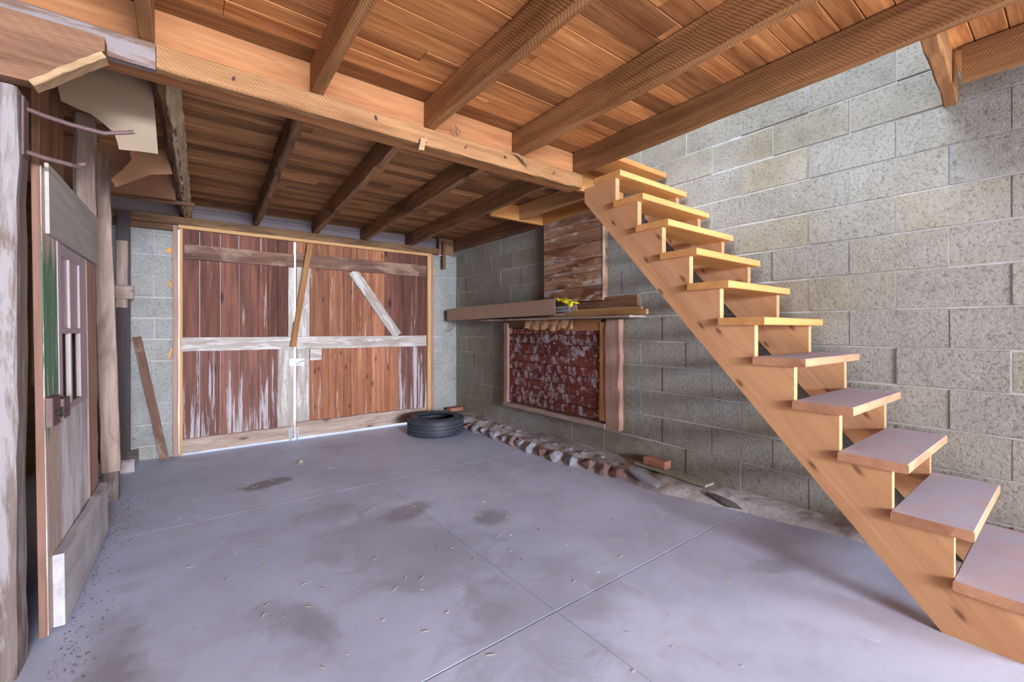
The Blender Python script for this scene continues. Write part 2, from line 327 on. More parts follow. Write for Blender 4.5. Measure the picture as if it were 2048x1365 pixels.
def m_floor():
    m, nt, bs = mat('poured_concrete_floor'); g = nt.nodes.new('ShaderNodeNewGeometry'); P = g.outputs['Position']
    n1 = noi(nt, P, .8, (1, 1, 1), 6, .6, .4); n2 = noi(nt, P, 4.5, (1, 1, 1), 8, .7, .6); n3 = noi(nt, P, 60, (1, 1, 1), 4, .6)
    c = ramp(nt, n1, [(.30, (.38, .41, .55)), (.52, (.52, .56, .74)), (.72, (.60, .64, .80))])
    c = mix(nt, mth(nt, 'MULTIPLY', ramp(nt, n2, [(.36, 1.0), (.52, 0.0)]), .22), c, (.24, .22, .24))
    c = mix(nt, mth(nt, 'MULTIPLY', ramp(nt, n2, [(.58, 0.0), (.72, 1.0)]), .4), c, (.56, .57, .62))
    def spot(x, y, rx, ry, rot, amt, col, edge=.25, c=c):
        mp = nd(nt, 'ShaderNodeMapping', _vector_type='TEXTURE'); mp.inputs['Location'].default_value = (x, y, 0)
        mp.inputs['Rotation'].default_value = (0, 0, rot); mp.inputs['Scale'].default_value = (rx, ry, 1000); lk(nt, P, mp.inputs[0])
        ln = nd(nt, 'ShaderNodeVectorMath', _operation='LENGTH'); lk(nt, mp.outputs[0], ln.inputs[0])
        d = mth(nt, 'ADD', ln.outputs['Value'], mth(nt, 'MULTIPLY', mth(nt, 'SUBTRACT', n2, .5), 1.8))
        k = ramp(nt, d, [(1-edge, 1.0), (1.0, 0.0)])
        return mix(nt, mth(nt, 'MULTIPLY', k, amt), c, col)
    c = spot(.50, 3.84, .20, .10, .3, .75, (.16, .14, .13), .2, c)
    c = spot(.95, 2.2, .42, .75, .2, .40, (.24, .245, .30), .5, c)
    c = spot(1.15, 1.35, .5, .35, .5, .38, (.24, .245, .30), .5, c)
    c = spot(1.5, 2.2, .16, .14, 0, .5, (.15, .14, .14), .5, c)
    c = spot(.75, 2.9, .25, .2, 0, .35, (.18, .17, .19), .5, c)
    c = spot(1.9, 3.0, .3, .5, 0, .25, (.30, .33, .46), .6, c)
    c = spot(1.15, 2.65, .22, .12, .4, .5, (.17, .14, .13), .5, c)
    c = spot(.35, 1.9, .12, .25, .4, .4, (.17, .17, .20), .6, c)
    c = spot(-.22, 1.9, .12, .7, .0, .55, (.19, .165, .155), .7, c)
    c = spot(2.25, .9, .07, .13, .9, .4, (.2, .2, .24), .4, c)
    lk(nt, c, bs.inputs['Base Color'])
    lk(nt, ramp(nt, n2, [(.3, .45), (.7, .75)]), bs.inputs['Roughness'])
    bump(nt, bs, mth(nt, 'ADD', mth(nt, 'MULTIPLY', n2, 1.0), mth(nt, 'MULTIPLY', n3, .25)), .25, .004)
    return m
M['floor'] = m_floor()
def m_rubble():
    m, nt, bs = mat('rubble_footing'); g = nt.nodes.new('ShaderNodeNewGeometry'); P = g.outputs['Position']
    n1 = noi(nt, P, 3, (1, 1, 1), 6, .6); n2 = noi(nt, P, 30, (1, 1, 1), 6, .7)
    c = ramp(nt, n1, [(.35, (.26, .22, .22)), (.5, (.44, .40, .40)), (.65, (.56, .55, .57))])
    c = mix(nt, mth(nt, 'MULTIPLY', ramp(nt, n2, [(.38, 1.0), (.5, 0.0)]), .35), c, (.18, .13, .12))
    lk(nt, c, bs.inputs['Base Color']); bs.inputs['Roughness'].default_value = .95
    bump(nt, bs, n2, .8, .01); return m
M['rubble'] = m_rubble()
M['stone'] = flat('dusty_fieldstone', (.27, .265, .30), .9, nz=.5, nsc=6, bmp=.6)
M['stone_red'] = flat('reddish_fieldstone', (.20, .12, .11), .9, nz=.5, nsc=6, bmp=.6)
def m_doorleft():
    m, nt, bs = mat('green_flaked_stile_paint'); raw, v, rnd = coords(nt)
    n = noi(nt, raw, 3.0, (1, 3, 3), 6, .7, .4); n2 = noi(nt, raw, 20, (.5, 3, 3), 6, .7)
    base = mix(nt, n2, (.34, .21, .16), (.50, .42, .39))
    sx = nd(nt, 'ShaderNodeSeparateXYZ'); lk(nt, raw, sx.inputs[0])
    zz = mth(nt, 'SUBTRACT', 1.0, mth(nt, 'DIVIDE', mth(nt, 'ABSOLUTE', mth(nt, 'SUBTRACT', sx.outputs[0], 1.16)), .42))
    k = mth(nt, 'ADD', mth(nt, 'MULTIPLY', zz, .5), mth(nt, 'MULTIPLY', n, 1.0))
    c = mix(nt, ramp(nt, k, [(.58, 0.0), (.70, 1.0)]), base, mix(nt, n2, (.04, .10, .06), (.10, .26, .15)))
    c = mix(nt, ramp(nt, noi(nt, raw, 5, (.4, 7, 7), 6, .7), [(.56, 0.0), (.62, 1.0)]), c, (.60, .58, .57))
    lk(nt, c, bs.inputs['Base Color']); bs.inputs['Roughness'].default_value = .6; bump(nt, bs, n2, .3, .003); return m
M['stile_green'] = m_doorleft()

# ================================================================== SETTING
R_ = random.Random(5)
XR, YD = 3.03, 5.35
# floor slabs (real joints between the pours)
b = B()
xs = [(-2.3, 1.1988), (1.2012, 3.06)]; ys = [(-7.2, -1.0), (-1.0, 1.297), (1.304, 3.309), (3.3115, 5.6)]
for i, (x0, x1) in enumerate(xs):
    for y0, y1 in ys:
        v = [(x0, y0, fz(y0)), (x1, y0, fz(y0)), (x1, y1, fz(y1)), (x0, y1, fz(y1))]
        e = .0001
        vt = [(x0+e, y0+e, fz(y0)), (x1-e, y0+e, fz(y0)), (x1-e, y1-e, fz(y1)), (x0+e, y1-e, fz(y1))]
        vm = [(p[0], p[1], p[2]-.0002) for p in v]; vb = [(p[0], p[1], -.15) for p in v]
        f = [[0, 1, 2, 3]]+[[k, (k+1) % 4, 4+(k+1) % 4, 4+k] for k in range(4)]+[[4+k, 4+(k+1) % 4, 8+(k+1) % 4, 8+k] for k in range(4)]
        b.add(vt+vm+vb, f)
b.add([(-2.3, -7.2, -.02), (3.06, -7.2, -.02), (3.06, 5.6, -.03), (-2.3, 5.6, -.03)], [[0, 1, 2, 3]], 1)
b.make('floor', [M['floor'], M['dirt']], kind='structure', label='blue-grey poured concrete floor with saw joints and oily stains', cat='floor')

def block_wall(name, axis, fixed, a0, a1, rows, phase_odd, org, mats, label, gap=None, back=.18, seed=1, sgn=-1, bottom=None):
    """blocks laid along axis at plane fixed; face towards sgn; rows = list of (z0,z1,parity)"""
    rn = random.Random(seed); b = B(); half = .2032
    for (z0, z1, par) in rows:
        k0 = int((a0-org)/half)-3; k1 = int((a1-org)/half)+3
        for k in range(k0, k1):
            if (k-par) % 2: continue
            s0, s1 = org+k*half, org+(k+2)*half
            s0, s1 = max(s0, a0), min(s1, a1)
            if s1-s0 < .03: continue
            segs = [(s0, s1)]
            if gap and z1 > gap[2] and z0 < gap[3]:
                segs = []
                if s0 < gap[0]: segs.append((s0, min(s1, gap[0])))
                if s1 > gap[1]: segs.append((max(s0, gap[1]), s1))
            for p, q in segs:
                if q-p < .025: continue
                m_ = .002+rn.random()*.0028
                d = rn.uniform(-.004, .004)
                zt = z1-m_+rn.uniform(-.002, .002)
                if axis == 'Y': b.box(fixed+d, fixed+back, p+m_, q-m_, z0+m_, zt, 'Y', ch=.004)
                else: b.box(p+m_, q-m_, fixed+d, fixed+back, z0+m_, zt, 'X', ch=.006)
    zlo = min(r[0] for r in rows); zhi = max(r[1] for r in rows)
    if bottom is not None: zlo = bottom
    mr = .0045
    def mort(p, q, zl, zh):
        if axis == 'Y': b.box(fixed+mr, fixed+back+.01, p, q, zl, zh, 'Y', mi=1)
        else: b.box(p, q, fixed+mr, fixed+back+.01, zl, zh, 'X', mi=1)
    if gap:
        mort(a0, gap[0]-.001, zlo, zhi); mort(gap[1]+.001, a1, zlo, zhi)
        if zhi > gap[3]: mort(gap[0]-.001, gap[1]+.001, gap[3], zhi)
    else: mort(a0, a1, zlo, zhi)
    return b.make(name, mats, kind='structure', label=label, cat='wall', origin=(fixed, a0, 0) if axis == 'Y' else (a0, fixed, 0))
rows = [(2.5601-.2032*(k+1), 2.5601-.2032*k, k % 2) for k in range(-7, 12)]
rows = [(z0, z1, (1 if p == 0 else 0)) for z0, z1, p in rows]
block_wall('wall_right', 'Y', XR, -7.0, 5.56, rows, 0, .2003, [M['block'], M['mortar']], 'tall grey cinder block wall with pale mortar behind the wooden stairs', bottom=-.1)
rows_b = [(2.5601-.2032*(k+1), 2.5601-.2032*k, k % 2) for k in range(1, 13)]
rows_b = [r for r in rows_b if r[1] < 2.26]
rows_b.append((-.0815+.0, .1217, 0)); rows_b.append((2.1537, 2.262, 0))
rows_b = [r for r in rows_b if not (r[1] > 2.16 and r[0] < 2.15)]
block_wall('wall_back', 'X', YD, -.62, 3.03, rows_b, 0, 2.99-.2032*12, [M['block_back'], M['mortar']], 'cinder block end wall around the barn doors', gap=(-.115, 2.655, -1, 3), seed=3)
# end wall above the plate: dull sheathing
b = B(); b.box(-1.9, 3.02, 5.44, 5.50, 2.31, 2.80, 'X')
for z in (2.36, 2.42, 2.455): b.box(-1.9, 3.02, 5.425, 5.44, z, z+.02, 'X')
b.make('wall_back_upper', M['sheath'], kind='structure', label='grey mauve sheathing above the door plate between joist ends', cat='wall')
# ceiling: boards running across, real boards with gaps
def board_deck(name, areas, z, mats, label, wid=.092, seed=2):
    rn = random.Random(seed); b = B()
    for (x0, x1, y0, y1, mi) in areas:
        y = y0
        while y < y1-.01:
            w = wid*rn.uniform(.85, 1.25); w = min(w, y1-y)
            cuts = [x0]; x = x0+rn.uniform(.4, 2.2)
            while x < x1-.3: cuts.append(x); x += rn.uniform(1.0, 2.6)
            cuts.append(x1)
            for p, q in zip(cuts, cuts[1:]):
                b.box(p+.001, q-.001, y+.001, y+w-.002, z+rn.uniform(0, .003), z+.024, 'X', ch=.0025, mi=mi)
            y += w
        b.box(x0, x1, y0, y1, z+.022, z+.05, 'X', mi=mi)
    return b.make(name, mats, kind='structure', label=label, cat='ceiling')
board_deck('ceiling', [(-2.25, 2.232, -7.0, 2.2, 0), (2.232, 3.03, -7.0, .37, 0), (-2.25, 3.03, 2.2, 5.43, 1)], 2.49, [M['plank'], M['plank_far']],
           'plank ceiling of warm orange-brown boards above the joists')
# side and rear walls out of frame, passage on the left
def hboards(name, x0, x1, y0, y1, z0, z1, m, label, axis, seed=1, w=.2):
    rn = random.Random(seed); b = B(); z = z0
    while z < z1-.01:
        h = min(w*rn.uniform(.9, 1.2), z1-z)
        b.box(x0, x1, y0, y1, z+.001, z+h-.002, axis); z += h
    return b.make(name, m, axis=axis, kind='structure', label=label, cat='wall')
hboards('wall_left', -1.44, -1.40, 2.30, 5.6, 0, 2.49, M['passage'], 'dark boarded wall of the side passage behind the old panel door', 'Y')
hboards('wall_left_partition', -2.25, -.64, 2.26, 2.30, 0, 2.05, M['brown_grey'], 'board partition left of the near post', 'X', 2)
hboards('wall_left_near', -2.25, -2.21, -7.0, 2.26, 0, 2.49, M['brown'], 'boarded side wall left of the camera', 'Y', 3)
b = B(); b.box(-1.44, -.62, 5.36, 5.44, 0, 2.49, 'X'); b.make('wall_back_passage', M['passage'], kind='structure', label='dark end of the side passage', cat='wall')
b = B()
b.box(-2.25, -1.9, -7.06, -7.0, 0, 2.5, 'X'); b.box(2.4, 3.03, -7.06, -7.0, 0, 2.5, 'X'); b.box(-1.9, 2.4, -7.06, -7.0, 2.3, 2.5, 'X')
b.make('wall_front', M['block_back'], kind='structure', label='wall behind the camera with an assumed wide open doorway', cat='wall')  # the doorway is an assumed opening, unseen, where the daylight lamp stands
# loft above
b = B(); b.box(-.3, 3.2, 3.55, 3.6, 2.55, 4.0, 'X'); b.box(-.3, -.25, -.9, 3.6, 2.55, 4.6, 'Y'); b.box(-.3, 3.2, -.95, -.9, 2.55, 4.6, 'X')
b.box(-.3, 3.2, 3.55, 3.6, 4.0, 4.6, 'X'); b.box(-.3, 3.3, -.95, 3.6, 4.6, 4.65, 'X'); b.box(3.04, 3.2, -.95, 3.6, 3.98, 4.6, 'Y')
b.make('wall_loft', M['brown_grey'], kind='structure', label='boarded loft above the stair opening', cat='wall')
# outside ground
b = B(); b.box(-6, 9, 5.62, 20, -.12, -.04, 'X'); b.make('ground_outside', M['gravel'], kind='structure', label='sunlit gravel outside the barn doors', cat='ground')
# footing ledge along the right wall
fp = [(5.35, 2.67), (4.53, 2.685), (3.75, 2.655), (2.87, 2.60), (2.37, 2.66), (1.87, 2.66), (1.3, 2.785), (.94, 2.84), (.3, 2.90), (-3, 2.94)]
def face_x(y):
    for (ya, xa), (yb, xb) in zip(fp, fp[1:]):
        if yb <= y <= ya: return xb+(xa-xb)*(y-yb)/(ya-yb)
    return fp[-1][1]
b = B(); NY, NX = 420, 15; v = []
for i in range(NY+1):
    y = -3+8.34*i/NY; xf = face_x(y)+.03*noise.noise((0, y*3, 1))
    for k in range(NX+1):
        t = k/NX; x = xf+(3.036-xf)*t; prof = min(1, t*2.6)**.6
        if y < 1.9: prof = prof
        top = .124+.010*noise.noise((x*5, y*5, 0))+.008*noise.noise((x*18, y*18, 3))
        rough = .035*noise.noise((x*7, y*6, 9))*(1-t)*(1 if y > 1.6 else .35)
        v.append((x, y, max(fz(y)-.015, fz(y)-.012+(top-fz(y)+.012)*prof+rough*min(1, k))))
f = [[i*(NX+1)+k, (i+1)*(NX+1)+k, (i+1)*(NX+1)+k+1, i*(NX+1)+k+1] for i in range(NY) for k in range(NX)]
b.add(v, f); b.make('trim_footing', M['rubble'], kind='structure', smooth=True, label='low rubble and mortar footing ledge along the foot of the block wall', cat='footing')
# ---------------- barn door frame and doors
PLT = 'structure'
b = B(); b.box(-.70, 2.72, 5.27, 5.42, 2.25, 2.33, 'X', n=14, j=.003, ch=.006); b.make('trim_door_plate', M['joist_dark'], kind=PLT, label='dark timber plate over the barn doors', cat='plate')
b = B(); b.box(-.118, -.078, 5.31, 5.42, 0, 2.25, 'Z', n=8, j=.003); b.make('trim_jamb_left', M['frame_pink'], axis='Z', kind=PLT, label='left outer jamb of the barn doorway', cat='door jamb')
b = B(); b.box(2.598, 2.657, 5.31, 5.42, 0, 2.25, 'Z', n=8, j=.002); b.make('trim_jamb_right', M['frame_pink'], axis='Z', kind=PLT, label='right outer jamb of the barn doorway', cat='door jamb')
b = B(); b.box(-.068, -.044, 5.28, 5.36, 0, 2.22, 'Z'); b.make('trim_stop_left', M['newstrip'], axis='Z', kind=PLT, label='thin yellowish stop strip left of the barn doors', cat='door stop')
b = B(); b.box(2.55, 2.598, 5.27, 5.36, 0, 2.22, 'Z'); b.make('trim_stop_right', M['newstrip'], axis='Z', kind=PLT, label='yellowish stop strip right of the barn doors', cat='door stop')
b = B(); b.box(-.078, 2.60, 5.262, 5.35, 2.215, 2.25, 'X'); b.make('trim_stop_head', M['newstrip'], kind=PLT, label='orange strip along the head of the barn doors', cat='door stop')
def barn_door(name, x0, x1, seams, mats_up, mats_low, label, gapz):
    t = thing(name, label, 'door', ((x0+x1)/2, 5.32, gapz), kind='structure')
    ed = [x0]+seams+[x1]
    for nm, z0, z1, ms in (('upper_boards', 1.08, 2.235, mats_up), ('lower_boards', gapz, 1.08, mats_low)):
        b = B(); u = []
        for i, (p, q) in enumerate(zip(ed, ed[1:])):
            m_ = ms(i, (p+q)/2)
            if m_ not in u: u.append(m_)
            b.box(p+.0008, q-.0008, 5.303+.003*math.sin(i*7), 5.328, z0, z1-.001, 'Z', ch=.004, mi=u.index(m_))
        b.make(nm, u, t, axis='Z')
    return t
dD, dL, dO = M['bd_dark'], M['bd_left_low'], M['bd_orange']
dl = barn_door('door_1', -.050, .938, [.091, .261, .426, .512, .599, .689, .78, .874], lambda i, x: dD,
               lambda i, x: M['rail_white'] if x > .79 else dL, 'left barn door of dark red boards with white streaks below the middle rail', .028)
dr = barn_door('door_2', .962, 2.556, [1.10, 1.304, 1.477, 1.56, 1.633, 1.807, 1.976, 2.157, 2.321, 2.43],
               lambda i, x: (dD if x > 1.95 else dO), lambda i, x: M['rail_white'] if x < 1.1 else (dL if x > 2.15 else dO),
               'right barn door of orange cedar boards with a white diagonal brace', .034)
def part(name, m, parent, *a, axis='X', **k):
    b = B(); b.box(*a, axis, **k); return b.make(name, m, parent, axis=axis)
part('top_rail', M['rail_dark'], dl, -.03, .938, 5.272, 5.302, 1.925, 2.07, n=8, j=.003)
part('top_rail', M['rail_dark'], dr, .962, 2.53, 5.272, 5.302, 1.935, 2.085, n=8, j=.003)
ml = part('middle_rail', M['rail_white'], dl, -.055, .937, 5.270, 5.302, 1.02, 1.155, n=8, j=.002)
part('middle_rail', M['rail_white'], dr, .963, 2.532, 5.270, 5.302, 1.015, 1.155, n=8, j=.002)
part('bottom_rail', M['rail_grey'], dl, -.05, .936, 5.270, 5.302, .028, .165, n=8, j=.003)
part('bottom_rail', M['rail_grey'], dr, .964, 2.52, 5.270, 5.302, .034, .20, n=8, j=.003)
part('meeting_batten', M['rail_white'], dl, .795, .925, 5.290, 5.302, .168, 1.018, axis='Z')
part('meeting_batten', M['rail_white'], dr, .968, 1.088, 5.288, 5.302, .203, 1.012, axis='Z')
part('meeting_batten', M['rail_white'], dl, .882, .936, 5.290, 5.302, 1.157, 1.923, axis='Z')
part('meeting_batten', M['rail_white'], dr, .968, 1.098, 5.288, 5.302, 1.157, 1.933, axis='Z')
b = B(); b.bar((1.575, 5.287, 1.935), (2.135, 5.287, 1.157), .024, .118, up=(.8, 0, .58), ch=.002)
b.make('diagonal_brace', M['rail_white'], dr, R=frame_dir((.56, 0, -.778), (.8, 0, .58)))
part('patch_block', M['rail_white'], dr, 1.102, 1.225, 5.28, 5.302, .885, 1.012)
b = B(); b.bar((.600, 5.255, 1.075), (.755, 5.255, 1.078), .012, .022); b.box(.602, .62, 5.26, 5.272, 1.065, 1.09); b.box(.736, .754, 5.26, 5.272, 1.067, 1.092)
b.make('door_handle', M['rail_white'], ml)
def hasp():
    b = B(); b.box(.885, .935, 5.262, 5.27, .835, .915); b.box(.955, 1.035, 5.262, 5.272, .845, .905)
    b.box(.885, 1.02, 5.258, 5.263, .905, .913); b.box(.885, 1.02, 5.258, 5.263, .832, .840)
    b.tube([(.96, 5.25, .862), (1.0, 5.246, .878), (1.03, 5.25, .888)], .006); b.tube([(.96, 5.25, .85), (1.0, 5.246, .864), (1.03, 5.25, .888)], .004)
    return b.make('hasp', [M['zinc']], dr)
h_ = hasp()
for p, x in ((dl, .897), (dr, .965)):
    b = B(); b.box(x-.014, x+.014, 5.255, 5.27, .035, .15); b.tube([(x, 5.248, .01), (x, 5.248, .14)], .008); b.make('bolt', M['zinc'], p)

# ================================================================== FLOOR FRAMING (things)
def joist(name, p0, p1, w, z0, z1, m, label, group, z0b=None, wane=0, n=16, j=.004, ztop=2.4885):
    """timber with its lower edge at z0 between plan points (left/right mid) p0 p1"""
    z1 = min(z1, ztop); h = z1-z0
    b = B(); b.bar((p0[0], p0[1], (z0+z1)/2), (p1[0], p1[1], (z0+z1)/2), w, h, n=n, j=j, ch=.004, wane=wane)
    return b.make(name, m, R=frame_dir((p1[0]-p0[0], p1[1]-p0[1], 0)), label=label, cat='joist', group=group)
NEAR = 'near joists landing on the ledger strip'
for x, lab, m in ((-.128, 'leftmost near joist above the left post header', 'joist'), (.482, 'near joist second from the left, running towards the viewer from the ledger', 'joist'),
                  (1.062, 'wide-looking near joist at the middle of the ceiling with pale lower edge', 'joist'), (1.668, 'dark sawn near joist beside the stairwell joist', 'joist')):
    joist('ceiling_joist', (x, 2.185), (x, -4.5), .05 if x > 0 else .045, 2.332, 2.489, M[m], lab, NEAR, n=26)
joist('stairwell_joist', (2.207, 2.185), (2.207, -4.5), .045, 2.332, 2.53, M['joist'], 'long curved-saw-mark joist along the edge of the stair opening', None, n=26, ztop=2.489)
FAR = 'far joists running from the beam to the barn doors'
far = [((-.105, 2.30), (-.033, 5.43), .062, 'leftmost far joist with pale waney bark edge', 'brown', .02),
       ((.462, 2.30), (.583, 5.43), .048, 'far joist second from the left with ragged lower edge', 'joist_dark', .006),
       ((1.000, 2.30), (1.17, 5.43), .05, 'dark far joist over the left barn door meeting line', 'joist_dark', 0),
       ((1.605, 2.30), (1.735, 5.43), .05, 'dark stained far joist fourth from the left', 'joist_dark', 0),
       ((2.205, 2.30), (2.315, 5.43), .05, 'rightmost long far joist meeting the new stair framing', 'joist_dark', 0)]
for p0, p1, w, lab, m, wn_ in far:
    joist('ceiling_joist', p0, p1, w, 2.332, 2.489, M[m], lab, FAR, wane=wn_, n=26, j=.006 if wn_ else .004)
# pale bark face of the first far joist is a part of it
j0 = [o for o in COL.objects if o.name.startswith('ceiling_joist')][4]
b = B(); b.bar((-.062, 2.31, 2.352), (.004, 5.42, 2.352), .074, .012, up=(-.66, 0, .75), n=44, j=.005, ch=.004)
b.make('waney_edge', M['bark'], j0, R=frame_dir((.066, 3.11, 0), (-.66, 0, .75)))
# beam and ledger
b = B(); b.box(-2.2, 2.23, 2.190, 2.285, 2.24, 2.489, 'X', n=20, j=.002, ch=.004)
b.make('main_beam', M['beam'], label='planed orange-brown main beam crossing the ceiling behind the ledger strip', cat='beam')
b = B(); b.box(-.098, 2.232, 2.143, 2.188, 2.233, 2.330, 'X', n=30, j=.003, ch=.005)
lg = b.make('ledger_strip', M['ledger'], label='rough sawn ledger strip with curved saw marks nailed along the main beam', cat='ledger')
rn = random.Random(8)
for x in (.15, .75, 1.27, 1.55, 1.95):
    b = B(); b.tube([(x, 2.145, 2.29+rn.uniform(-.02, .02)), (x+.004, 2.128, 2.285)], .005); b.make('nail', M['rust'], lg)
b = B(); b.box(-2.2, -.100, 2.135, 2.188, 2.233, 2.330, 'X', n=14, j=.003, ch=.006)
b.make('painted_beam', M['greypaint'], label='grey-painted beam end butting the ledger strip at the left', cat='beam')
# header with diagonal cut over the left post
b = B(); z1 = 2.262
b.prism([(-2.2, 2.075, 2.04), (-.41, 2.075, 2.045), (-.235, 2.075, 2.215), (-.235, 2.075, z1), (-2.2, 2.075, z1)], (0, .056, 0))
hd = b.make('post_header', M['brown'], label='brown header over the left post with a diagonal cut end', cat='header')
b = B(); b.bar((-.412, 2.10, 2.040), (-.238, 2.10, 2.200), .062, .022, up=(-.67, 0, .74), n=10, j=.0015)
b.make('cut_face', M['split'], hd, R=frame_dir((.19, 0, .174), (-.67, 0, .74)))
# left post
b = B(); b.box(-.64, -.455, 2.135, 2.262, fz(2.2)-.005, 2.044, 'Z', n=16, j=.004, ch=.008)
b.make('wooden_post', M['post'], axis='Z', label='whitewashed square timber post at the left edge of the picture', cat='post')
# iron bracket
t = thing('iron_bracket', 'rusty iron bracket with two curved bars on the left post', 'bracket', (-.448, 2.2, 1.84))
b = B(); b.box(-.4545, -.447, 2.175, 2.235, 1.83, 2.03, 'Z'); b.make('back_plate', M['rust'], t, axis='Z')
for z, x1, zz in ((2.00, -.175, 2.028), (1.85, -.315, 1.865)):
    b = B(); b.tube([(-.45, 2.21, z), (-.41, 2.235, z-.004), (-.35, 2.27, z-.004), ((-.35+x1)/2, 2.30, z-.002), (x1-.02, 2.31, zz-.005), (x1, 2.31, zz+.004)], .008); b.make('curved_bar', M['rust'], t)
# stairwell trimmer, new pine framing
b = B(); b.bar((2.232, .352, 2.412), (3.028, .395, 2.425), .05, .155, n=8, j=.003, ch=.005); b.make('stairwell_header', M['joist'], R=frame_dir((.796, .043, .013)), label='short rough header at the near end of the stair opening, ending at the block wall', cat='header')
b = B(); b.box(2.725, 2.77, -2.98, .325, 2.335, 2.488, 'Y', n=10, j=.003); b.make('ceiling_joist', M['joist'], axis='Y', label='orange-brown joist in the top right corner of the picture', cat='joist')
b = B(); b.box(2.335, 3.02, 3.44, 3.478, 2.335, 2.488, 'X'); b.make('landing_header', M['pine'], label='new pine header under the landing near the upper boarded window', cat='header')
b = B(); b.box(2.235, 3.0, 2.395, 2.433, 2.335, 2.488, 'X'); b.make('landing_header', M['pine'], label='new pine header just behind the top of the stairs', cat='header')
b = B(); b.box(2.985, 3.025, 2.437, 3.437, 2.335, 2.488, 'Y'); b.make('rim_board', M['pine'], axis='Y', label='orange pine rim board on the wall above the upper boarded window', cat='rim board')
b = B(); b.box(2.67, 2.708, 2.437, 3.437, 2.345, 2.488, 'Y'); b.make('landing_joist', M['newstrip'], axis='Y', label='short pale joist under the stair landing', cat='joist')
b = B(); b.box(2.96, 3.025, 3.482, 5.41, 2.335, 2.488, 'Y', n=10, j=.003); b.make('rim_board', M['brown'], axis='Y', label='dark brown rim board on top of the block wall near the corner', cat='rim board')
b = B(); b.box(2.735, 2.95, 5.30, 5.34, 2.26, 2.487, 'X'); b.make('corner_board', M['joist_dark'], label='short grey-brown board in the top corner right of the barn doors', cat='board')
b = B(); b.box(2.755, 2.80, 5.23, 5.25, 2.06, 2.44, 'Z'); b.make('hanging_strip', M['brown'], axis='Z', label='short brown strip hanging in front of the wall corner above the tyre', cat='strip')
# torn chips on the ledger
b = B(); b.prism([(.985, 2.12, 2.25), (1.02, 2.12, 2.262), (1.03, 2.12, 2.245), (1.012, 2.12, 2.235), (1.005, 2.12, 2.19), (.972, 2.12, 2.187), (.982, 2.12, 2.225)], (0, .02, 0))
b.make('wood_chip', M['split'], label='pale torn wood chip hanging from the ledger strip', cat='wood chip')
b = B()
for k, (dx, dz) in enumerate(((.10, -.05), (.12, -.035), (.13, -.055), (.07, -.01), (-.06, .01))): b.tube([(1.60, 2.132, 2.325), (1.60+dx*.4, 2.115, 2.325+dz*.2), (1.60+dx, 2.112, 2.315+dz)], .004, 5)
b.make('bark_splinters', M['joist_dark'], label='dark splintered strips sticking out of the ledger near the stairs', cat='splinters')
b = B(); b.tube([(1.215, 2.14, 2.33), (1.20, 2.12, 2.36), (1.19, 2.115, 2.34), (1.21, 2.11, 2.325), (1.225, 2.115, 2.345), (1.19, 2.12, 2.38)], .003, 5)
b.make('bent_wire', M['rust'], label='small bent wire hooked over the ledger strip', cat='wire')

# ================================================================== STAIRCASE
st = thing('staircase', 'open wooden staircase with orange pine stringers rising along the block wall', 'staircase', (2.6, .4, fz(.3)))
def yf(i): return .058+.1745*i
def tz(i): return .318+.1953*i
def stringer(x0, x1, m):
    pts = []
    # stepped upper side from the bottom
    pts.append((yf(0)+.055, fz(.1)))
    for i in range(0, 11):
        y0 = yf(i)+.055; pts.append((y0, tz(i)-.038)); pts.append((yf(i+1)+.055, tz(i)-.038))
    ytop = 2.136
    pts = [p for p in pts if p[0] < ytop]
    zt = tz(10)-.038
    pts.append((ytop, zt))
    slope = 1.1195
    z_at = lambda y: fz(.32)+slope*(y-.318)
    pts.append((ytop, z_at(ytop)))
    pts.append((.318+(fz(.32)-fz(.32))/slope, fz(.32)))
    b = B(); b.prism([(x0, y, z) for y, z in pts], (x1-x0, 0, 0))
    return b.make('stringer', m, st, R=frame_dir((0, 1, slope), (0, -slope, 1)))
stringer(2.247, 2.285, M['pine_low']); stringer(2.945, 2.983, M['pine_low'])
for i in range(0, 12):
    b = B(); x1 = 3.0
    x0 = 2.225 if i < 11 else 2.245
    b.box(x0, x1, yf(i), yf(i)+.23, tz(i)-.038, tz(i), 'X', ch=.004)
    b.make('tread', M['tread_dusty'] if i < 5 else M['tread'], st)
# ================================================================== RIGHT WALL ITEMS
wd = thing('window_1', 'lower boarded window of flaking red boards in a faded wooden frame on the block wall', 'boarded window', (2.98, 3.2, .35), kind='structure')
b = B(); z = .42; k = 0; rn = random.Random(4)
while z < 1.24:
    h = min(.098*rn.uniform(.9, 1.1), 1.25-z); b.box(2.955, 2.985, 2.61, 3.99, z, z+h-.003, 'Y', ch=.003); z += h; k += 1
b.make('board_panel', M['red_flake'], wd, axis='Y')
part('backing', M['brown'], wd, 2.985, 3.022, 2.40, 4.08, .36, 1.33, axis='Y')
part('far_stile', M['frame_pink'], wd, 2.925, 2.985, 3.99, 4.06, .40, 1.31, axis='Z', n=6, j=.003)
part('near_stile', M['beam'], wd, 2.935, 2.985, 2.54, 2.61, .42, 1.30, axis='Z', n=6, j=.003)
part('outer_plank', M['frame_pink'], wd, 2.93, 2.985, 2.385, 2.538, .36, 1.325, axis='Z', n=12, j=.007)
part('head_rail', M['beam'], wd, 2.94, 2.985, 2.61, 3.60, 1.225, 1.33, axis='Y', n=6, j=.003)
part('head_rail', M['brown'], wd, 2.94, 2.985, 3.61, 3.985, 1.255, 1.33, axis='Y', n=6, j=.003)
part('sill', M['rail_grey'], wd, 2.92, 2.985, 2.54, 4.06, .355, .40, axis='Y', n=10, j=.004)
w2 = thing('window_2', 'upper boarded window of stained pine boards above the long cardboard box', 'boarded window', (2.98, 3.0, 1.5), kind='structure')
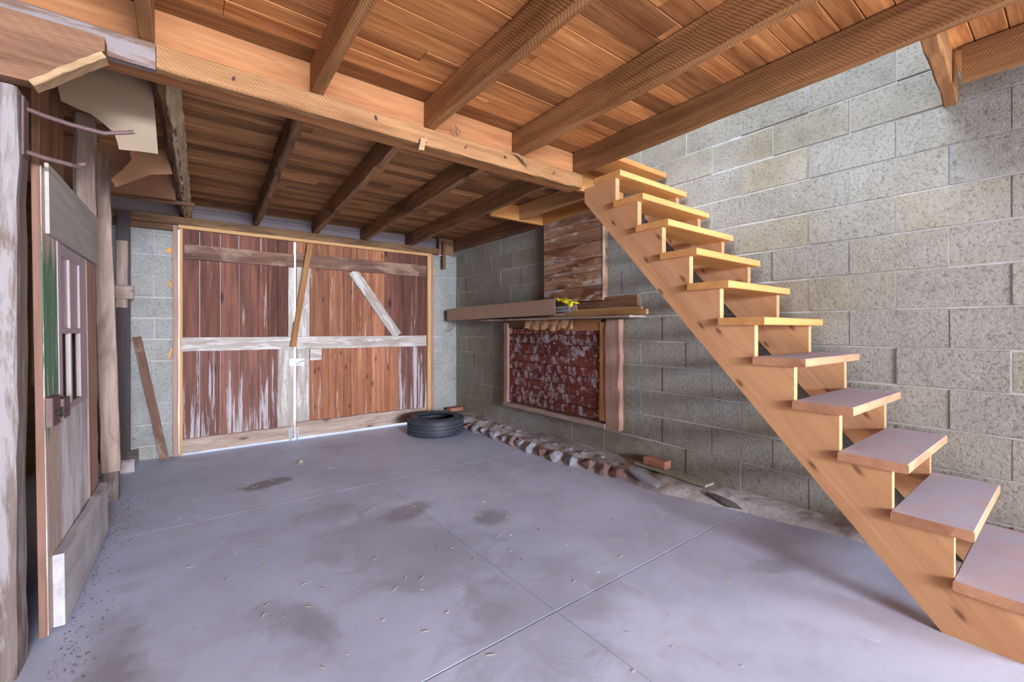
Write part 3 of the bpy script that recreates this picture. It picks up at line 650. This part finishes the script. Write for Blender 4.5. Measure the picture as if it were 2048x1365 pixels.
b = B(); z = 1.50; rn = random.Random(9)
while z < 2.32:
    h = min(.138*rn.uniform(.9, 1.1), 2.33-z)
    if 2.33-z-h < .04: h = 2.33-z
    b.box(2.965, 2.99, 2.605, 3.395, z, z+h-.003, 'Y', ch=.003); z += h
b.make('board_panel', M['red_stain'], w2, axis='Y')
part('backing', M['joist_dark'], w2, 2.99, 3.024, 2.59, 3.41, 1.50, 2.33, axis='Y')
part('edge_strip', M['rail_grey'], w2, 2.96, 2.99, 2.588, 2.603, 1.52, 2.30, axis='Z')
b = B(); b.box(2.985, 3.024, 2.24, 3.42, 1.43, 1.495, 'Y', n=8, j=.004); b.box(2.988, 3.024, 2.24, 2.58, 1.495, 1.525, 'Y', n=4, j=.003)
b.make('lintel_board', M['brown'], axis='Y', label='brown lintel board against the wall between the two boarded windows', cat='board')
b = B(); b.box(2.80, 3.02, 2.18, 4.35, 1.332, 1.351, 'Y', n=10, j=.001)
b.make('shelf_board', M['rail_grey'], axis='Y', label='thin grey board lying on top of the lower window frame', cat='board')
for k, (x0, x1, y0, y1, z0, z1, lab) in enumerate(((2.982, 3.014, 2.20, 4.3, 1.359, 1.427, 'pale pine strip lying on edge nearest the wall beside the cardboard box'),
                                              (2.940, 2.972, 2.12, 4.25, 1.359, 1.402, 'pale pine strip lying between the cardboard box and the wall, sticking out furthest'))):
    b = B(); b.box(x0, x1, y0, y1, z0, z1, 'Y', n=8, j=.002); b.make('pine_strip', M['newstrip'], axis='Y', label=lab, cat='strip', group='loose pine strips by the box')
# long cardboard box
t = thing('cardboard_box', 'long narrow cardboard box lying above the lower boarded window, open at the near end', 'cardboard box', (2.80, 4.1, 1.353))
p0, p1 = Vector((2.855, 5.19, 1.354+.077)), Vector((2.800, 2.98, 1.354+.097))
Rb = frame_dir(p1-p0); c = (p0+p1)/2; L = (p1-p0).length
b = B(Matrix.Translation(c) @ Rb.to_4x4())
w_, t_ = .12, .152
b.box(-L/2, L/2, -w_/2, w_/2, -t_/2, -t_/2+.004); b.box(-L/2, L/2, -w_/2, -w_/2+.004, -t_/2+.004, t_/2); b.box(-L/2, L/2, w_/2-.004, w_/2, -t_/2+.004, t_/2)
b.box(-L/2, L/2, -w_/2+.004, w_/2-.004, t_/2-.004, t_/2)
b.make('body', M['card'], t)
for q in (-.33, .0, .27, .62):
    b = B(Matrix.Translation(c) @ Rb.to_4x4()); b.box(q, q+.004, -w_/2-.0012, w_/2+.0012, -t_/2+.002, t_/2+.0012); b.make('fold_line', M['paper'], t)
b = B(Matrix.Translation(c) @ Rb.to_4x4()); b.box(-L/2-.045, -L/2, -.045, .045, -.06, .045); b.make('end_cap', M['black'], t)
b = B(Matrix.Translation(c) @ Rb.to_4x4()); b.prism([(L/2, .055, .06), (L/2+.16, .060, .01), (L/2+.17, .058, -.045), (L/2, .055, -.062)], (0, .004, 0)); b.make('open_flap', M['card'], t)
# tubes
for k, (dx, dz) in enumerate(((-.030, -.042), (.0, -.040), (.03, -.042), (.03, -.012), (.0, -.010))):
    dx = min(dx, .040)
    b = B(Matrix.Translation(c) @ Rb.to_4x4()); e = .10+.03*(k % 3)
    r0, r1 = .012, .009
    b.lathe((0, 0, 0), [(r0, -.45), (r0, .0), (r1, .0), (r1, -.45)], 16, M=Matrix(((0, 0, 1), (1, 0, 0), (0, 1, 0))))
    b.v = [v_+Rb @ Vector((L/2+e, -dx, dz)) for v_ in b.v]
    b.make('metal_tube', M['zinc'], label='short silver tube poking out of the open end of the cardboard box', cat='tube', group='silver tubes in the cardboard box')
# yellow bag
b = B(); rn = random.Random(3); NU, NV = 16, 12; v = []; TT = Matrix.Translation(c) @ Rb.to_4x4()
for i in range(NU+1):
    for k in range(NV+1):
        a, q = i/NU, k/NV
        x = L/2-.06+a*.27; y = -.052+q*.10; z = .072-.05*a*a-.05*max(0, .35-q)*2.2*a+.022*noise.noise((a*7, q*6, 2))+.012*noise.noise((a*19, q*17, 5))
        x += .02*noise.noise((q*9, 1, 1))*a
        v.append(TT @ Vector((x, y, z)))
f = [[i*(NV+1)+k, (i+1)*(NV+1)+k, (i+1)*(NV+1)+k+1, i*(NV+1)+k+1] for i in range(NU) for k in range(NV)]
b.add(v, f); o = b.make('yellow_bag', M['yellow'], smooth=True, label='crumpled yellow plastic bag draped over the open end of the cardboard box', cat='plastic bag')
md = o.modifiers.new('thick', 'SOLIDIFY'); md.thickness = .004
# crumpled paper hanging over the frame
b = B(); NU, NV = 40, 8; v = []
for i in range(NU+1):
    for k in range(NV+1):
        a, q = i/NU, k/NV; y = 3.67-.75*a
        zlow = 1.225+.03*noise.noise((a*7, 0, 3))+.015*abs(math.sin(a*21))
        v.append((2.925-.018*abs(noise.noise((a*9, q*1.5, 7)))-.012*abs(math.sin(a*17+q)), y, 1.328-(1.328-zlow)*q))
f = [[i*(NV+1)+k, (i+1)*(NV+1)+k, (i+1)*(NV+1)+k+1, i*(NV+1)+k+1] for i in range(NU) for k in range(NV)]
b.add(v, f); o = b.make('brown_paper', M['paper'], label='crumpled brown paper hanging over the top of the lower boarded window', cat='paper'); md = o.modifiers.new('thick', 'SOLIDIFY'); md.thickness = .002
b = B(); b.tube([(2.86, 5.15, 1.35), (2.855, 5.13, 1.30), (2.85, 5.16, 1.24), (2.84, 5.2, 1.215), (2.835, 5.24, 1.225)], .005, 6); b.tube([(2.86, 5.12, 1.35), (2.85, 5.08, 1.29), (2.86, 5.1, 1.27)], .004, 6)
b.make('hanging_wire', M['rust'], label='bent rusty wire hanging under the far end of the cardboard box', cat='wire')
# ================================================================== FOOTING STONES, BRICKS
def stone(c, s, seed, m, name, label, group, rot=0.0, cat='stone'):
    bm = bmesh.new(); bmesh.ops.create_icosphere(bm, subdivisions=4, radius=1)
    rs = random.Random(seed); PLN = [Vector((rs.gauss(0, 1), rs.gauss(0, 1), rs.gauss(0, 1))).normalized() for _ in range(9)]
    for v_ in bm.verts:
        n_ = noise.noise(v_.co*1.1+Vector((seed*3.1, 0, 0)))*.35+noise.noise(v_.co*2.6+Vector((0, seed*2.3, 0)))*.18+noise.noise(v_.co*6+Vector((0, seed*2.3, 0)))*.06
        v_.co *= 1+n_
        for pl in PLN:
            q = v_.co.dot(pl)-.72
            if q > 0: v_.co -= pl*q*.9
        v_.co = Vector((v_.co.x*s[0], v_.co.y*s[1], v_.co.z*s[2]))
    me = bpy.data.meshes.new(name); bm.to_mesh(me); bm.free(); me.materials.append(m)
    for p in me.polygons: p.use_smooth = True
    o = bpy.data.objects.new(name, me); COL.objects.link(o); o.location = c; o.rotation_euler = (R_.uniform(-.3, .3), R_.uniform(-.3, .3), rot)
    return tag(o, label, cat, group)
rn = random.Random(21); y = 4.98; k = 0
while y > 2.05:
    s = rn.uniform(.045, .08); xf = face_x(y)
    red = rn.random() < .2 or (y < 2.7 and rn.random() < .4)
    stone((xf+.050+rn.uniform(-.01, .02), y, fz(y)+.035), (.055+rn.uniform(0, .015), s*1.1, .042+rn.uniform(0, .022)), k, M['stone_red'] if red else M['stone'], 'footing_stone',
          'rough reddish fieldstone set in the rubble footing' if red else 'rough grey fieldstone set in the rubble footing', 'reddish stones in the rubble footing' if red else 'grey stones in the rubble footing', rn.uniform(-.5, .5))
    if rn.random() < .55 and y < 4.7 and k != 5:
        red = rn.random() < .2
        stone((xf+.200+rn.uniform(-.01, .02), y+.01, .120), (.038, s*.7, .022), k+50, M['stone_red'] if red else M['stone'], 'footing_stone',
              'rough reddish fieldstone set in the rubble footing' if red else 'rough grey fieldstone set in the rubble footing', 'reddish stones in the rubble footing' if red else 'grey stones in the rubble footing', rn.uniform(-.5, .5))
    y -= s*2.5; k += 1
stone((2.735, 1.99, .112), (.055, .17, .042), 301, M['stone'], 'long_stone', 'long pale stone lying beside the dusty plank on the footing', None, -.15)
stone((2.80, 1.42, .105), (.035, .13, .026), 302, M['dirt'], 'dark_hollow', 'long dark lump added for a dark hollow in the footing left of the stair foot', None, .05)  # dark lump put in for the dark mossy hollow of the ledge face
stone((2.72, 5.16, .10), (.08, .11, .05), 303, M['rail_white'], 'pale_stone', 'pale flat stone in the corner behind the tyre', None, .2)
def brick(x, y, z, L, w, h, rot, m, label):
    b = B(Matrix.Translation((x, y, z)) @ Matrix.Rotation(rot, 4, 'Z')); b.box(-L/2, L/2, -w/2, w/2, 0, h, 'X', ch=.006, n=4, j=.002); return b.make('brick', m, label=label, cat='brick')
brick(2.90, 5.16, .130, .2, .095, .045, .1, M['brick'], 'orange-red brick lying in the wall corner behind the tyre')
b = B(Matrix.Translation((2.935, 1.89, .134)) @ Matrix.Rotation(math.radians(87), 4, 'Z')); b.box(-.31, .31, -.055, .055, 0, .018, 'X', n=6, j=.002)
b.make('loose_plank', M['plate'], label='dusty greenish plank lying on the footing ledge against the block wall', cat='plank')
brick(2.955, 2.03, .154, .19, .085, .06, math.radians(90), M['brick'], 'broken red brick standing on the dusty plank by the wall')
# ================================================================== TYRE
t = thing('tire', 'black car tyre lying flat on the floor by the right barn door', 'tyre', (2.33, 4.60, fz(4.6)))
cx_, cy_, z0 = 2.33, 4.60, fz(4.6)+.001
Ro = .325; b = B()
prof = [(.215, .02), (.235, .004), (.275, .0), (.305, .010), (Ro-.006, .028), (Ro, .045), (Ro, .058), (Ro-.008, .060), (Ro-.008, .066), (Ro+.001, .068), (Ro+.002, .098), (Ro-.007, .1), (Ro-.007, .106), (Ro+.002, .108),
        (Ro+.001, .138), (Ro-.008, .14), (Ro-.008, .146), (Ro, .148), (Ro, .163), (Ro-.006, .182), (.305, .20), (.275, .210), (.235, .206), (.215, .190), (.222, .182), (.262, .170), (.296, .15), (.302, .105), (.296, .06), (.262, .04), (.222, .028)]
b.lathe((cx_, cy_, z0), prof, 128); b.make('carcass', M['rubber'], t, smooth=False)
b = B()
for i in range(84):
    a = 2*math.pi*i/84
    for (za, zb, s_) in ((.022, .056, 1), (.07, .097, -1), (.109, .137, 1), (.150, .186, -1)):
        a2 = a+s_*.018; p = Vector((cx_+(Ro+.0005)*math.cos(a), cy_+(Ro+.0005)*math.sin(a), z0+za)); q = Vector((cx_+(Ro+.0005)*math.cos(a2), cy_+(Ro+.0005)*math.sin(a2), z0+zb))
        b.bar(p, q, .009, .007, up=(math.cos(a), math.sin(a), 0), ch=.001)
b.make('tread_blocks', M['rubber'], t)
# ================================================================== LEANING PIECES AT THE DOORS
b = B(); b.bar((1.09, 5.235, 2.20), (.918, 5.235, 1.045), .022, .060, up=(1, 0, -.1), n=8, j=.002)
b.make('prop_stick', M['joist'], R=frame_dir((.172, 0, 1.155), (1, 0, 0)), label='brown stick wedged across the gap between the barn doors', cat='stick')
b = B(); b.bar((-.382, 5.30, 1.165), (-.178, 5.17, .012), .030, .062, up=(1, .0, .15), n=12, j=.003)
b.make('leaning_plank', M['rail_dark'], R=frame_dir((.204, -.13, -1.15), (1, 0, 0)), label='narrow dark plank leaning against the block wall left of the barn doors', cat='plank')
# foam blobs on the left of the jamb
for k, (x, z, s, lab) in enumerate(((-.150, 2.0, (.028, .012, .028), 'orange spray foam blob high on the left jamb'), (-.145, 1.68, (.014, .01, .05), 'orange spray foam streak halfway up the left jamb'), (-.142, 1.0, (.01, .01, .07), 'yellow foam streak low on the left jamb'), (2.672, 2.03, (.012, .012, .07), 'orange spray foam at the top of the right jamb'))):
    o = stone((x, 5.342, z), s, 400+k, M['foam'], 'spray_foam', lab, None, 0, 'spray foam')
# ================================================================== LEFT SIDE
dr3 = thing('door_3', 'old panelled door with green flaked stile and small window standing ajar on the left', 'door', (-.405, 2.8, .1), kind='structure')
O = Vector((-.417, 2.335, 0)); es = Vector((.016, 1.045, 0)).normalized(); 
up = Vector((-.012, 0, 1)).normalized(); nn = es.cross(up).normalized()   # outward, towards the room
TD = Matrix.Translation(O) @ Matrix((es, nn, up)).transposed().to_4x4()
TD = Matrix.Translation(O) @ Matrix((es.to_tuple(), nn.to_tuple(), up.to_tuple())).transposed().to_4x4()
def dpart(name, m, s0, s1, t0, t1, n0, n1, axis='Z', parent=dr3, **k):
    b = B(TD); b.box(s0, s1, n0, n1, t0, t1, axis, **k); return b.make(name, m, parent, axis=axis)
dpart('lock_stile', M['stile_green'], .0, .21, .085, 1.845, -.024, 0)
dpart('edge_strip', M['door_edge'], -.004, 0, .085, 1.845, -.024, -.002)
dpart('hinge_stile', M['frame_pink'], .80, 1.04, .085, 1.60, -.024, -.002)
dpart('top_panel', M['door_pale'], .21, 1.04, 1.60, 1.885, -.024, -.002)
dpart('top_rail', M['door_pale'], .05, 1.05, 1.60, 1.87, .0, .012, axis='X')
dpart('bottom_panel', M['door_paint'], .21, .80, .10, .875, -.024, -.004)
wf = dpart('window_frame', M['frame_lav'], .21, .27, .875, 1.60, -.024, .002)
for s0, s1, t0, t1, ax in ((.27, .64, 1.548, 1.60, 'X'), (.27, .64, .875, .905, 'X'), (.64, .80, .875, 1.60, 'Z'), (.27, .64, 1.215, 1.24, 'X'), (.43, .46, .905, 1.548, 'Z')):
    dpart('muntin', M['frame_lav'], s0, s1, t0, t1, -.018, .0, axis=ax, parent=wf)
dpart('pane', M['pane'], .27, .43, 1.24, 1.548, -.013, -.009); dpart('pane', M['pane'], .46, .64, 1.24, 1.548, -.013, -.009)
dpart('bottom_board', M['door_white'], .07, 1.05, .075, .355, .0, .035, axis='X', n=8, j=.003)
lb = dpart('lock_box', M['rust'], -.003, .115, .865, .975, .0, .022); dpart('lock_box', M['rust'], .118, .225, .875, .955, .0, .03)
b = B(TD); b.tube([(.02, .032, .915), (.045, .036, .93), (.06, .034, .905), (.03, .034, .895)], .005, 6); b.make('keyhole_latch', M['black'], lb)
# far post and studs
b = B(); b.bar((-.428, 4.1, .24), (-.490, 4.1, 2.488), .05, .098, up=(1, 0, 0), n=14, j=.003); b.make('wall_post', M['brown_grey'], R=frame_dir((-.062, 0, 2.25), (1, 0, 0)), label='tall brown plank post behind the old panel door', cat='post')
b = B(); b.box(-.475, -.395, 4.13, 4.22, fz(4.1)-.005, .5, 'Z', n=4, j=.003); b.make('post_stub', M['post'], axis='Z', label='pale timber stub on the floor under the tall brown plank post', cat='post')
b = B(); b.box(-.535, -.440, 3.5, 3.6, fz(3.5), 2.488, 'Z', n=18, j=.006, ch=.02); b.make('stud_post', M['brown_grey'], axis='Z', label='rough log-like stud above the old panel door', cat='stud')
b = B(); b.box(-.52, -.495, 2.62, 3.06, 1.0, 2.488, 'Z', n=4, j=.002); b.make('wall_board', M['brown'], axis='Z', label='wide brown board behind the iron bracket', cat='board')
b = B(); b.bar((-.62, 3.12, 2.30), (-.56, 3.45, 1.60), .03, .09, up=(0, 1, .3), n=6, j=.003); b.make('brace_board', M['rail_grey'], R=frame_dir((.06, .33, -.7), (0, 1, .3)), label='diagonal brace board in the dark gap above the old door', cat='board')
b = B(); b.box(-.515, -.42, 5.20, 5.225, .125, 2.30, 'Z'); b.make('dark_board', M['dark_board'], axis='Z', label='tall dark purple-brown board beside the block wall left of the leaning plank', cat='board')
b = B(); b.box(-.513, -.435, 5.175, 5.198, 1.43, 2.03, 'Z', n=4, j=.002); b.make('pale_board', M['rail_grey'], axis='Z', label='short pale board fixed on the tall dark board', cat='board')
b = B(); b.box(-.52, -.395, 5.14, 5.173, 1.51, 1.63, 'X', n=4, j=.003); b.make('cross_block', M['rail_grey'], label='small weathered cross block on the short pale board', cat='board')
b = B(); b.box(-.62, -.37, 4.92, 5.345, -.01, .115, 'X', ch=.02, n=4, j=.004); b.make('trim_curb', M['rubble'], kind='structure', label='concrete curb at the foot of the tall dark board', cat='curb')
b = B(); b.box(-.485, .045, 4.62, 4.66, 2.296, 2.328, 'X', n=6, j=.002); b.make('thin_strip', M['brown'], label='thin brown strip nailed under the leftmost far joist', cat='strip')
b = B(); b.box(-.60, -.12, 5.30, 5.348, 2.19, 2.248, 'X', n=4, j=.003); b.make('trim_top_board', M['brown'], kind='structure', label='brown board on top of the block wall left of the barn doors', cat='board')
# torn fibreboard hanging
def sheet(name, pts, y, m, label, cat, th=.005, curve=.0, tilt=0):
    b = B(); zs = max(p[1] for p in pts); xs0 = min(p[0] for p in pts)
    b.prism([(p[0], y+(zs-p[1])*tilt, p[1]) for p in pts], (0, th, 0)); return b.make(name, m, label=label, cat=cat)
sheet('fibreboard_sheet', [(-.465, 2.326), (-.454, 2.254), (-.40, 2.236), (-.356, 2.224), (-.314, 2.192), (-.278, 2.158), (-.268, 2.12), (-.262, 2.086), (-.19, 2.095), (-.119, 2.10), (-.128, 2.25), (-.136, 2.376), (-.145, 2.487), (-.293, 2.487), (-.40, 2.43), (-.44, 2.38)],
      2.75, M['tanply'], 'torn tan fibreboard sheet hanging behind the iron bracket', 'fibreboard')
sheet('building_paper', [(-.397, 2.203), (-.34, 2.27), (-.295, 2.338), (-.305, 2.39), (-.124, 2.435), (-.10, 2.35), (-.085, 2.294), (-.201, 2.268), (-.376, 2.157)], 3.7, M['brownpaper'], 'folded brown building paper hanging left of the waney joist', 'paper', tilt=.3)
b = B(); b.prism([(-1.3, 4.5, 2.28), (-.08, 4.5, 2.30), (-.10, 4.0, 2.488), (-1.3, 3.9, 2.488)], (0, .012, 0)); b.make('backing_sheet', M['brownpaper'], label='brown sheet closing the bay above the thin strip at the left', cat='sheet')

# ================================================================== LITTER
b = B(); b.add([(.775, 4.235, .024), (.80, 4.20, .045), (.835, 4.25, .03), (.82, 4.29, .05), (.78, 4.27, .03)], [[0, 1, 2], [0, 2, 3], [0, 3, 4]]); o = b.make('dry_leaf', M['leafm'], label='small pale crumpled leaf on the floor in front of the barn doors', cat='leaf')
md = o.modifiers.new('t', 'SOLIDIFY'); md.thickness = .002
b = B(); rn = random.Random(12)
for i in range(200):
    x, y = rn.uniform(-.1, 2.2), rn.uniform(.35, 4.1)
    a = rn.uniform(0, 6.28); l = rn.uniform(.006, .03)
    b.bar((x, y, fz(y)+.002), (x+l*math.cos(a), y+l*math.sin(a), fz(y)+.003), .0014, .0014, ch=.0002)
b.make('straw_bits', M['straw'], kind='stuff', label='scattered straw and chaff on the concrete floor', cat='straw')
b = B()
for i in range(700):
    x, y = min(-.12, -.38+abs(rn.gauss(0, .055))), rn.uniform(1.5, 4.1)
    s = rn.choice((.0006, .0008, .001, .001, .0015, .0022))*(.5+.25*y); b.bar((x-s, y, fz(y)+s*.5), (x+s, y+rn.uniform(-s, s), fz(y)+s*.5), s*1.3, s, ch=.0005)
b.make('dirt_crumbs', M['dirt'], kind='stuff', label='dark dirt crumbs along the foot of the old door', cat='dirt')
